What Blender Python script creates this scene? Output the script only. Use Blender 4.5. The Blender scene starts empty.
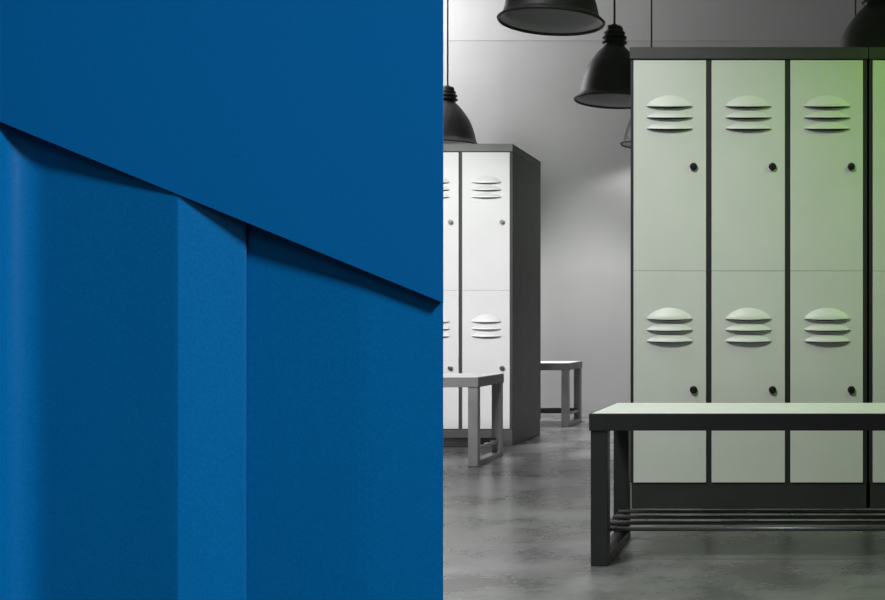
import bpy, bmesh, math, random
from mathutils import Vector
random.seed(4)
C = bpy.context.scene.collection
sc = bpy.context.scene
EYE, F, VX, VY = 0.705, 1150.0, 800.0, 327.0     # eye height, focal length (px), vanishing point

# ------------------------------------------------------------------ materials
def mat(name, col, rough=.5, metal=0., noise=0., nscale=8., bump=0., bscale=60., spec=.5):
    m = bpy.data.materials.new(name); m.use_nodes = True
    nt = m.node_tree; b = nt.nodes['Principled BSDF']
    b.inputs['Base Color'].default_value = (*col, 1); b.inputs['Roughness'].default_value = rough
    b.inputs['Metallic'].default_value = metal; b.inputs['Specular IOR Level'].default_value = spec
    tc = nt.nodes.new('ShaderNodeTexCoord')
    if noise:
        n = nt.nodes.new('ShaderNodeTexNoise'); n.inputs['Scale'].default_value = nscale; n.inputs['Detail'].default_value = 5
        r = nt.nodes.new('ShaderNodeValToRGB')
        r.color_ramp.elements[0].position = .3; r.color_ramp.elements[1].position = .7
        r.color_ramp.elements[0].color = (*[max(0, c*(1-noise)) for c in col], 1)
        r.color_ramp.elements[1].color = (*[min(1, c*(1+noise)) for c in col], 1)
        nt.links.new(tc.outputs['Object'], n.inputs['Vector']); nt.links.new(n.outputs['Fac'], r.inputs['Fac'])
        nt.links.new(r.outputs['Color'], b.inputs['Base Color'])
    if bump:
        n2 = nt.nodes.new('ShaderNodeTexNoise'); n2.inputs['Scale'].default_value = bscale; n2.inputs['Detail'].default_value = 3
        bp = nt.nodes.new('ShaderNodeBump'); bp.inputs['Strength'].default_value = bump; bp.inputs['Distance'].default_value = .01
        nt.links.new(tc.outputs['Object'], n2.inputs['Vector']); nt.links.new(n2.outputs['Fac'], bp.inputs['Height'])
        nt.links.new(bp.outputs['Normal'], b.inputs['Normal'])
    return m

M = {}
M['door']   = mat('door_paint', (.725, .742, .705), .42, noise=.03, nscale=5, bump=.02, bscale=90)
M['white']  = mat('white_door_paint', (.86, .86, .86), .4, noise=.02, nscale=5)
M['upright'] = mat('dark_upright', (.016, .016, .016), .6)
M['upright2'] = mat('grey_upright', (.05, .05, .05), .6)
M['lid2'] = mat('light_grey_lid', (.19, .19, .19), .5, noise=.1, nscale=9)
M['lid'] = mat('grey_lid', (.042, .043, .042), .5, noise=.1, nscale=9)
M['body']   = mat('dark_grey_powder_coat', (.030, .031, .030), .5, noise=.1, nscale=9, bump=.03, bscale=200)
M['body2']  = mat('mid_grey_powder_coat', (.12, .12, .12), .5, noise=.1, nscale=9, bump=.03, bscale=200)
M['slot_shade']   = mat('vent_shade_paint', (.012, .012, .012), .8)  # near-black face colour, stands for the shade inside the vents
M['black']  = mat('black_lock', (.012, .012, .012), .3)
M['chrome'] = mat('satin_chrome', (.42, .42, .42), .3, 1.)
M['lamp']   = mat('black_enamel', (.03, .03, .03), .45, noise=.2, nscale=12)
M['lampin'] = mat('grey_enamel_inside', (.62, .62, .62), .5)
M['cap']    = mat('black_bakelite', (.024, .024, .024), .45)
M['cord']   = mat('black_cable', (.02, .02, .02), .6)
M['bdark']  = mat('dark_bench_steel', (.026, .027, .026), .45, noise=.12, nscale=10)
M['bsteel'] = mat('grey_bench_steel', (.40, .40, .40), .38, .25, noise=.12, nscale=10)
M['bfas']   = mat('grey_bench_edge', (.29, .29, .29), .5, noise=.08, nscale=10)
M['btop']   = mat('white_laminate', (.80, .81, .79), .45, noise=.04, nscale=14)
M['rod']    = mat('steel_rod', (.16, .16, .16), .35, .6)
M['wall']   = mat('plaster', (.56, .56, .56), .85, noise=.05, nscale=1.1, bump=.05, bscale=25)
M['ceil']   = mat('ceiling_plaster', (.6, .6, .6), .85, noise=.04, nscale=1.5)

def floor_mat():
    m = bpy.data.materials.new('polished_concrete'); m.use_nodes = True
    nt = m.node_tree; b = nt.nodes['Principled BSDF']
    tc = nt.nodes.new('ShaderNodeTexCoord')
    mp = nt.nodes.new('ShaderNodeMapping'); mp.inputs['Scale'].default_value = (1.0, 1.0, 1)
    nt.links.new(tc.outputs['Object'], mp.inputs['Vector'])
    n = nt.nodes.new('ShaderNodeTexNoise'); n.inputs['Scale'].default_value = 2.6; n.inputs['Detail'].default_value = 8; n.inputs['Roughness'].default_value = .62
    n2 = nt.nodes.new('ShaderNodeTexNoise'); n2.inputs['Scale'].default_value = 38; n2.inputs['Detail'].default_value = 4
    for k in (n, n2): nt.links.new(mp.outputs['Vector'], k.inputs['Vector'])
    r = nt.nodes.new('ShaderNodeValToRGB'); e = r.color_ramp.elements
    e[0].position = .36; e[0].color = (.085, .085, .085, 1); e[1].position = .64; e[1].color = (.24, .24, .24, 1)
    nt.links.new(n.outputs['Fac'], r.inputs['Fac'])
    mx = nt.nodes.new('ShaderNodeMixRGB'); mx.blend_type = 'OVERLAY'; mx.inputs['Fac'].default_value = .3
    nt.links.new(r.outputs['Color'], mx.inputs['Color1']); nt.links.new(n2.outputs['Fac'], mx.inputs['Color2'])
    nt.links.new(mx.outputs['Color'], b.inputs['Base Color'])
    rr = nt.nodes.new('ShaderNodeMapRange'); rr.inputs['To Min'].default_value = .2; rr.inputs['To Max'].default_value = .36
    nt.links.new(n.outputs['Fac'], rr.inputs['Value']); nt.links.new(rr.outputs['Result'], b.inputs['Roughness'])
    bp = nt.nodes.new('ShaderNodeBump'); bp.inputs['Strength'].default_value = .06; bp.inputs['Distance'].default_value = .02
    nt.links.new(n2.outputs['Fac'], bp.inputs['Height']); nt.links.new(bp.outputs['Normal'], b.inputs['Normal'])
    return m
M['floor'] = floor_mat()

def blue_mat(name, col, fleck, rough):
    """blue metallic paint with fine flakes"""
    m = mat(name, col, rough, 0, spec=.07)
    nt = m.node_tree; b = nt.nodes['Principled BSDF']
    tc = nt.nodes.new('ShaderNodeTexCoord')
    n = nt.nodes.new('ShaderNodeTexNoise'); n.inputs['Scale'].default_value = 240; n.inputs['Detail'].default_value = 2
    nt.links.new(tc.outputs['Object'], n.inputs['Vector'])
    r = nt.nodes.new('ShaderNodeValToRGB')
    r.color_ramp.elements[0].position = .3; r.color_ramp.elements[1].position = .72
    r.color_ramp.elements[0].color = (*[c*(1-fleck) for c in col], 1); r.color_ramp.elements[1].color = (*[c*(1+fleck) for c in col], 1)
    nt.links.new(n.outputs['Fac'], r.inputs['Fac']); nt.links.new(r.outputs['Color'], b.inputs['Base Color'])
    bp = nt.nodes.new('ShaderNodeBump'); bp.inputs['Strength'].default_value = .07; bp.inputs['Distance'].default_value = .003
    nt.links.new(n.outputs['Fac'], bp.inputs['Height']); nt.links.new(bp.outputs['Normal'], b.inputs['Normal'])
    return m
M['blue_plate'] = blue_mat('blue_paint', (.0005, .098, .30), .03, .5)
M['blue_sheet'] = blue_mat('blue_flake_paint', (.0006, .112, .325), .09, .42)

# ------------------------------------------------------------------ helpers
def obj(name, bm, mats, parent=None, smooth=False, bevel=0.):
    me = bpy.data.meshes.new(name)
    bmesh.ops.recalc_face_normals(bm, faces=bm.faces) if not getattr(obj, 'keep', False) else None
    bm.to_mesh(me); bm.free()
    for m in (mats if isinstance(mats, (list, tuple)) else [mats]): me.materials.append(M[m])
    if smooth:
        for p in me.polygons: p.use_smooth = True
    o = bpy.data.objects.new(name, me); C.objects.link(o)
    if parent: o.parent = parent
    if bevel:
        md = o.modifiers.new('bevel', 'BEVEL'); md.width = bevel; md.segments = 2; md.limit_method = 'ANGLE'
    return o

def box(bm, x0, x1, y0, y1, z0, z1):
    v = [bm.verts.new(p) for p in ((x0,y0,z0),(x1,y0,z0),(x1,y1,z0),(x0,y1,z0),(x0,y0,z1),(x1,y0,z1),(x1,y1,z1),(x0,y1,z1))]
    for f in ((0,3,2,1),(4,5,6,7),(0,1,5,4),(1,2,6,5),(2,3,7,6),(3,0,4,7)): bm.faces.new([v[i] for i in f])

def boxbm(*a):
    bm = bmesh.new(); box(bm, *a); return bm

def lathe(bm, prof, n=48, cx=0, cy=0, mi=0, cap=False):
    rings = []
    for r, z in prof:
        rings.append([bm.verts.new((cx + r*math.cos(2*math.pi*i/n), cy + r*math.sin(2*math.pi*i/n), z)) for i in range(n)])
    for a, b in zip(rings, rings[1:]):
        for i in range(n):
            f = bm.faces.new((a[i], a[(i+1) % n], b[(i+1) % n], b[i])); f.material_index = mi
    if cap:
        bm.faces.new(rings[0]).material_index = mi; bm.faces.new(rings[-1]).material_index = mi

def tube_x(bm, x0, x1, y, z, r, n=12):
    a = [bm.verts.new((x0, y + r*math.cos(t), z + r*math.sin(t))) for t in (2*math.pi*i/n for i in range(n))]
    b = [bm.verts.new((x1, v.co.y, v.co.z)) for v in a]
    for i in range(n): bm.faces.new((a[i], a[(i+1) % n], b[(i+1) % n], b[i]))
    bm.faces.new(a); bm.faces.new(b)

def cyl_y(bm, x, z, r, y0, y1, n=24, mi=0):
    a = [bm.verts.new((x + r*math.cos(t), y0, z + r*math.sin(t))) for t in (2*math.pi*i/n for i in range(n))]
    b = [bm.verts.new((v.co.x, y1, v.co.z)) for v in a]
    for i in range(n): bm.faces.new((a[i], a[(i+1) % n], b[(i+1) % n], b[i])).material_index = mi
    bm.faces.new(a).material_index = mi; bm.faces.new(b).material_index = mi

def thing(name, label, cat, loc=(0,0,0), group=None):
    o = bpy.data.objects.new(name, None); C.objects.link(o); o.location = loc; o.empty_display_size = .1
    o['label'] = label; o['category'] = cat
    if group: o['group'] = group
    return o

def dup(o, loc=None, label=None, parent=None):
    c = o.copy(); C.objects.link(c)
    if parent: c.parent = parent
    if loc: c.location = loc
    if label: c['label'] = label
    for ch in list(o.children): dup(ch, parent=c)
    return c

def struct(name, bm, m):
    o = obj(name, bm, m); o['kind'] = 'structure'; return o

# ------------------------------------------------------------------ room shell
WALL = 9.5
struct('floor', boxbm(-5.2, 3.6, -1.6, WALL + .2, -.1, 0), 'floor')
struct('wall_back', boxbm(-5.2, 3.6, WALL, WALL + .2, 0, 4.2), 'wall')
struct('wall_left', boxbm(-5.2, -5.0, -1.6, WALL, 0, 4.2), 'wall')
struct('wall_right', boxbm(3.4, 3.6, -1.6, WALL, 0, 4.2), 'wall')
struct('ceiling', boxbm(-5.2, 3.6, -1.6, WALL + .2, 4.2, 4.3), 'ceil')
struct('trim_1', boxbm(-5.0, 3.4, WALL - .004, WALL, 3.07, 4.2), 'ceil')        # shallow bulkhead above the wall

# ------------------------------------------------------------------ lockers
PITCH, NCOL, DEP = .3055, 3, .56
W = PITCH*NCOL + .004
HT, LID, PL = 1.79, .047, .10
ZSEAM = .922

def louvre_bm(h, a=.0905, D=.019, slot_shade=.0042, bow=.0035):
    bm = bmesh.new(); n, m = 28, 8
    grid = []
    for j in range(m + 1):
        v = j/m; row = []
        for i in range(n + 1):
            u = -1 + 2*i/n; k = max(0., 1 - u*u)
            zt = h*k**.75; zb = -bow*k
            y = -.0006 - D*k**.55*math.sin(v*math.pi/2)**1.2
            row.append(bm.verts.new((a*u, y, zb + (zt - zb)*(1 - v))))
        grid.append(row)
    # dark face closing the vent, shade painted in under the lip
    low = []
    for i in range(n + 1):
        u = -1 + 2*i/n; k = max(0., 1 - u*u)
        low.append(bm.verts.new((a*u, -.0008, -bow*k - slot_shade*k**.7)))
    lip = []
    for i in range(n + 1):
        c = grid[-1][i].co; lip.append(bm.verts.new((c.x, c.y, c.z)))
    for r0, r1 in zip(grid, grid[1:]):
        for i in range(n): bm.faces.new((r0[i], r1[i], r1[i+1], r0[i+1]))
    for i in range(n):
        f = bm.faces.new((lip[i], low[i], low[i+1], lip[i+1])); f.material_index = 1
    return bm

def make_locker(label, door_m, body_m, lock_m, lid_m, DEP=.56):
    t = thing('locker', label, 'locker', group='locker units')
    bm = bmesh.new()
    box(bm, 0, W, .014, DEP, PL, HT - LID)
    # thin front uprights between the columns
    obj('cabinet_body', bm, body_m, t, bevel=.002)
    obj('plinth', boxbm(.004, W - .004, .006, DEP, 0, PL), body_m, t, bevel=.002)
    obj('lid', boxbm(-.001, W + .001, -.003, DEP, HT - LID, HT), lid_m, t, bevel=.003)
    for c in range(NCOL + 1):
        x = c*PITCH; x0 = max(0, x - .0095); x1 = min(W, x + .0095)
        if c == 0: x0, x1 = 0, .0125
        if c == NCOL: x0, x1 = NCOL*PITCH - .0125, W
        obj('upright', boxbm(x0 + .0015, x1 - .0015, .005, .0139, PL, HT - LID), 'upright' if body_m == 'body' else 'upright2', t)
    tall = (HT - LID - ZSEAM)
    meshes = {}
    for c in range(NCOL):
        x0 = c*PITCH + (.0135 if c == 0 else .0105); x1 = (c+1)*PITCH - (.0135 if c == NCOL-1 else .0105)
        xc = c*PITCH + PITCH/2
        for z0, z1 in ((PL + .002, ZSEAM - .0006), (ZSEAM + .0006, HT - LID - .004)):
            d = obj('door', boxbm(x0, x1, 0, .0138, z0, z1), door_m, t, bevel=.0012)
            upper = z0 > .5
            lz = (1.560, 1.517, 1.4735) if upper else (.737, .694, .6505)
            for q, z in enumerate(lz):
                key = 'a' if q == 0 else 'b'
                if key not in meshes:
                    l = obj('louvre', louvre_bm(.043 if q == 0 else .0275), [door_m, 'slot_shade'], d, smooth=True)
                    meshes[key] = l.data
                else:
                    l = bpy.data.objects.new('louvre', meshes[key]); C.objects.link(l); l.parent = d
                l.location = (xc + .001, 0, z)
            kz = 1.326 if upper else .462
            kx = c*PITCH + .247
            if 'lock' not in meshes:
                bm = bmesh.new(); cyl_y(bm, 0, 0, .0145, -.010, .001); cyl_y(bm, 0, 0, .009, -.016, -.009)
                box(bm, -.0015, .0015, -.0175, -.015, -.006, .006)
                k = obj('lock', bm, lock_m, d, bevel=.002); meshes['lock'] = k
            else:
                k = meshes['lock'].copy(); C.objects.link(k); k.parent = d
            k.location = (kx, 0, kz)
            k['label'] = 'round metal cam lock' if lock_m == 'chrome' else 'round black cam lock'
    return t

ZL = F/258.0
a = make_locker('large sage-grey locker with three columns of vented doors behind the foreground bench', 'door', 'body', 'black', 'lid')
a.location = (-.659, ZL, 0)
dup(a, (-.659 + .9275, ZL, 0), 'locker cut off by the right picture edge, a green-tinted strip of doors showing')
ZR = F/169.0
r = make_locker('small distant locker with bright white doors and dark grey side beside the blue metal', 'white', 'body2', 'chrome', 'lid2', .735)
r.location = (-1.70 - W, ZR, 0)

# ------------------------------------------------------------------ benches
def make_bench(label, steel, edge, length=1.5, dep=.475):
    t = thing('bench', label, 'bench', group='changing benches')
    H, T, L = .450, .050, .05
    bm = bmesh.new()
    f = .008
    # rim frame round the seat
    box(bm, 0, length, 0, f, H - T, H); box(bm, 0, length, dep - f, dep, H - T, H)
    box(bm, 0, f, f, dep - f, H - T, H); box(bm, length - f, length, f, dep - f, H - T, H)
    box(bm, f, length - f, f, dep - f, H - T, H - .012)
    obj('seat_frame', bm, edge, t, bevel=.0015)
    obj('seat_top', boxbm(f, length - f, f, dep - f, H - .012, H + .001), 'btop', t, bevel=.001)['label'] = 'white bench top board'
    for x in (.004, length - .004 - L):
        for y in (.004, dep - .004 - L):
            obj('leg', boxbm(x, x + L, y, y + L, 0, H - T), steel, t, bevel=.003)
        obj('floor_rail', boxbm(x, x + L, .004 + L, dep - .004 - L, 0, .026), steel, t, bevel=.002)
        obj('rack_rail', boxbm(x + .012, x + L - .012, .004 + L, dep - .004 - L, .076, .093), steel, t, bevel=.002)
    for k in range(4):
        y = .075 + k*(dep - .15)/3
        bm = bmesh.new(); tube_x(bm, .004 + .02, length - .024, y, .098, .0065)
        obj('rack_rod', bm, 'rod', t, smooth=True)
    return t

b = make_bench('large bench in the foreground with white top and dark frame before the green-tinted lockers', 'bdark', 'bdark')
b.location = (-.621, F/340, 0)
b2 = make_bench('mid-distance bench with grey steel legs before the white locker', 'bsteel', 'bfas', dep=.505)
b2.location = (-1.625 - 1.5, F/198, 0)
dup(b2, (-1.628 - 1.5, F/142, 0), 'smallest, farthest bench standing by the back wall behind the white locker')

# ------------------------------------------------------------------ pendant lamps
R = .245
def make_pendant(label):
    t = thing('pendant_lamp', label, 'lamp', group='black pendant lamps')
    prof = [(1.0, 0), (1.01, .02), (.985, .045), (.94, .075), (.908, .11), (.885, .18), (.855, .32), (.805, .5), (.735, .70), (.655, .87),
            (.55, 1.02), (.45, 1.16), (.36, 1.26), (.285, 1.33), (.25, 1.38)]
    bm = bmesh.new()
    lathe(bm, [(.955*R, .03*R), (.965*R, -.012*R), (.985*R, -.02*R)] + [(x*R, z*R) for x, z in prof], 64)
    lathe(bm, [(.955*R, .03*R)] + [((x - .04)*R, z*R) for x, z in prof[2:]], 64, mi=1)
    obj('lamp_shade', bm, ['lamp', 'lampin'], t, smooth=True)
    cap = [(.0, 1.37), (.25, 1.37), (.25, 1.42), (.27, 1.43), (.315, 1.45), (.315, 1.49), (.26, 1.51), (.25, 1.53), (.26, 1.55), (.305, 1.57), (.305, 1.61), (.25, 1.63),
           (.24, 1.65), (.25, 1.67), (.265, 1.69), (.265, 1.72), (.215, 1.74), (.21, 1.83), (.18, 1.87), (.09, 1.89), (.05, 1.93), (.0, 1.93)]
    bm = bmesh.new(); lathe(bm, [(max(x, .002)*R, z*R) for x, z in cap], 32)
    o = obj('lamp_cap', bm, 'cap', t, smooth=False); o['label'] = 'ribbed black lamp cap'
    bm = bmesh.new(); lathe(bm, [(.0065, 1.92*R), (.0065, 4.2 - 2.03)], 12, cap=True)
    obj('cord', bm, 'cord', t, smooth=True)
    bm = bmesh.new(); lathe(bm, [(.002, 4.2 - 2.09 - .03), (.05, 4.2 - 2.09 - .025), (.055, 4.2 - 2.09)], 24)
    # bulb inside the shade
    bm2 = bmesh.new(); lathe(bm2, [(.002, .10), (.025, .108), (.038, .135), (.036, .165), (.022, .20), (.018, .25), (.018, 1.36*R)], 24)
    bm.free()
    obj('bulb', bm2, 'lampin', t, smooth=True)
    return t

def lamp_at(px, s, py): return ((px - VX)/s, F/s, EYE + (VY - py)/s)
p = make_pendant('largest black pendant lamp, cut off by the top picture edge, open underside showing')
p.location = lamp_at(551.5, 215, 22)
dup(p, lamp_at(614.5, 163, 101), 'whole black dome pendant lamp at the left edge of the large locker')
dup(p, lamp_at(447.7, 126.5, 145), 'black pendant lamp above the white locker, half hidden by the blue metal edge')
dup(p, lamp_at(651.5, 126.5, 145), 'pendant lamp nearly hidden behind the large locker, its thin cord rising above the lid')
dup(p, lamp_at(855.5, 126.5, 145), 'pendant lamp hidden behind the lockers, thin cord beside the dark lamp at top right')
dup(p, lamp_at(876, 192, 71), 'dark pendant lamp at the top right corner above the green-tinted lockers')

# ------------------------------------------------------------------ blue folded sheet metal close to the camera
YB = 1.70
t = thing('metal_panel', 'big blue painted metal panel filling the left half, slanted plate over a folded sheet', 'metal panel', (-.95, YB, 0))
def P(px, py, d=0.): return ((px - VX)*(YB + d)/F - t.location.x, d, EYE + (VY - py)*(YB + d)/F)
def ledge(px): return 122 + (px - 0)*(303 - 122)/443.0
bm = bmesh.new()
TH = .0025
zt = 2.6
front = [P(-130, ledge(-130)), P(443, ledge(443))]
poly = [front[0], front[1], (front[1][0], 0, zt), (front[0][0], 0, zt)]
fv = [bm.verts.new(q) for q in poly]; bv = [bm.verts.new((q[0], TH, q[2])) for q in poly]
bm.faces.new(fv); bm.faces.new(bv[::-1])
for i in range(4): bm.faces.new((fv[i], fv[(i+1) % 4], bv[(i+1) % 4], bv[i]))
# unseen flange added behind the right edge, blocks light leaking under the plate
ex = front[1][0]; q = [(ex - .0006, TH, front[1][2] + .001), (ex - .0006, TH, zt), (ex - .0088, .0215, zt), (ex - .0088, .0215, front[1][2] + .001)]
a = [bm.verts.new(p) for p in q]; b_ = [bm.verts.new((p[0] - .0015, p[1], p[2])) for p in q]
bm.faces.new(a); bm.faces.new(b_[::-1])
for i in range(4): bm.faces.new((a[i], a[(i+1) % 4], b_[(i+1) % 4], b_[i]))
obj('cover_plate', bm, 'blue_plate', t, bevel=.0008)['label'] = 'smooth blue plate with slanted lower edge'
# folded sheet: saw-tooth profile, thickness 1.5 mm
curve = [(x, .0415 - .0295*((40 - x)/40)**2) for x in range(-8, 41, 3)]
curve = [(x, .0415 - .0295*((40 - x)/40)**2) for x in range(-8, 41, 3)]
prof = [(-130, .030), (-40, .0040), (-12, .0035)] + curve + [(46, .0405), (52, .0388), (58, .0370), (120, .0178+.0025), (172, .0050), (176, .0040), (178, .0038), (180, .0046),
        (243, .0325), (245, .0336), (246, .0345), (246.5, .0490), (249, .0485), (352, .0292), (358, .0282), (366, .0272), (374, .0266), (382, .0262), (443, .0230)]
bm = bmesh.new()
pts = [((px - VX)*(YB + d)/F - t.location.x, d) for px, d in prof]
ZT, TK = 2.58, .0012
def strip(q, smooth):                                               # vertical faces along a run of profile points
    lo = [bm.verts.new((x, d, 0)) for x, d in q]; hi = [bm.verts.new((x, d, ZT)) for x, d in q]
    for a in range(len(q) - 1): bm.faces.new((lo[a], lo[a+1], hi[a+1], hi[a])).smooth = smooth
c0 = prof.index(curve[0]); c1 = next(k for k, v in enumerate(prof) if v[0] == 58)
strip(pts[:c0 + 1], False); strip(pts[c0:c1 + 1], True)
for k in range(c1, len(pts) - 1): strip(pts[k:k + 2], False)
back = [(x, d + TK) for x, d in pts]
for k in range(len(pts) - 1):
    strip([back[k+1], back[k]], False)
    for z in (0, ZT):
        bm.faces.new([bm.verts.new((p[0], p[1], z)) for p in (pts[k], pts[k+1], back[k+1], back[k])])
strip([pts[-1], back[-1]], False); strip([back[0], pts[0]], False)
obj.keep = True
o = obj('folded_sheet', bm, 'blue_sheet', t)
obj.keep = False
o['label'] = 'ribbed blue sheet with vertical folds'

# ------------------------------------------------------------------ camera
cam = bpy.data.cameras.new('camera'); co = bpy.data.objects.new('camera', cam); C.objects.link(co)
co.location = (0, 0, EYE); co.rotation_euler = (math.pi/2, 0, 0)
cam.sensor_width = 36; cam.lens = F/885*36
cam.shift_x = -(VX - 442.5)/885; cam.shift_y = (VY - 300)/885
cam.clip_start = .05
sc.camera = co

# ------------------------------------------------------------------ light
def aim(o, target):
    o.rotation_euler = (Vector(target) - o.location).to_track_quat('-Z', 'Y').to_euler()
def area(name, loc, target, w, h, power, col=(1,1,1), spread=180):
    l = bpy.data.lights.new(name, 'AREA'); l.shape = 'RECTANGLE'; l.size = w; l.size_y = h; l.energy = power; l.color = col
    l.spread = math.radians(spread)
    o = bpy.data.objects.new(name, l); C.objects.link(o); o.location = loc; aim(o, target); return o
def spot(name, loc, target, power, angle, blend, radius=.1, col=(1,1,1)):
    l = bpy.data.lights.new(name, 'SPOT'); l.energy = power; l.spot_size = math.radians(angle); l.spot_blend = blend
    l.shadow_soft_size = radius; l.color = col
    o = bpy.data.objects.new(name, l); C.objects.link(o); o.location = loc; aim(o, target); return o

w = bpy.data.worlds.new('room_air'); sc.world = w; w.use_nodes = True
w.node_tree.nodes['Background'].inputs['Color'].default_value = (1, 1, 1, 1)
w.node_tree.nodes['Background'].inputs['Strength'].default_value = .07
area('window_light', (-3.9, 8.5, 3.5), (-2.8, 9.5, 2.5), 1.0, .9, 53)
spot('front_light', (-3.4, 3.6, 2.9), (-2.05, 6.8, .78), 540, 38, .7, .3)
spot('locker_light', (-1.3, 2.4, 2.95), (-1.25, 4.0, .42), 240, 98, 1., .3)
spot('green_tint_light', (1.22, 3.6, 2.2), (.35, 4.46, .9), 38, 150, 1., .25, (.36, 1, .03))  # added lamp, imitates the green tint laid over the right side
spot('panel_light', (3.2, -1.6, 3.2), (-.85, 1.7, .75), 1560, 25, .3, .5)
area('panel_fill', (-.3, -1.2, 1.9), (-.95, 1.7, .8), 1.2, 1.2, .5, spread=34)
area('floor_fill', (-2.0, 4.0, 3.9), (-2.0, 4.0, 0), 1.2, 1.2, 15, spread=90)  # added lamp, brightens the floor and bench tops on the left
spot('wall_fill', (-1.82, 8.12, 4.1), (-1.82, 8.12, 0), 560, 60, .3, .15)  # unseen lamp added, its cone edge brightens the lower back wall
lx, ly, lz = lamp_at(651.5, 126.5, 145)                              # spot added under the lamp by the back wall, lights the wall below
spot('pendant_spot', (lx, ly, lz + .02), (lx, ly, 0), 8, 152, .3, .04)

vs = sc.view_settings
vs.view_transform = 'Standard'; vs.look = 'None'; vs.gamma = 1; vs.use_curve_mapping = False; vs.exposure = 0
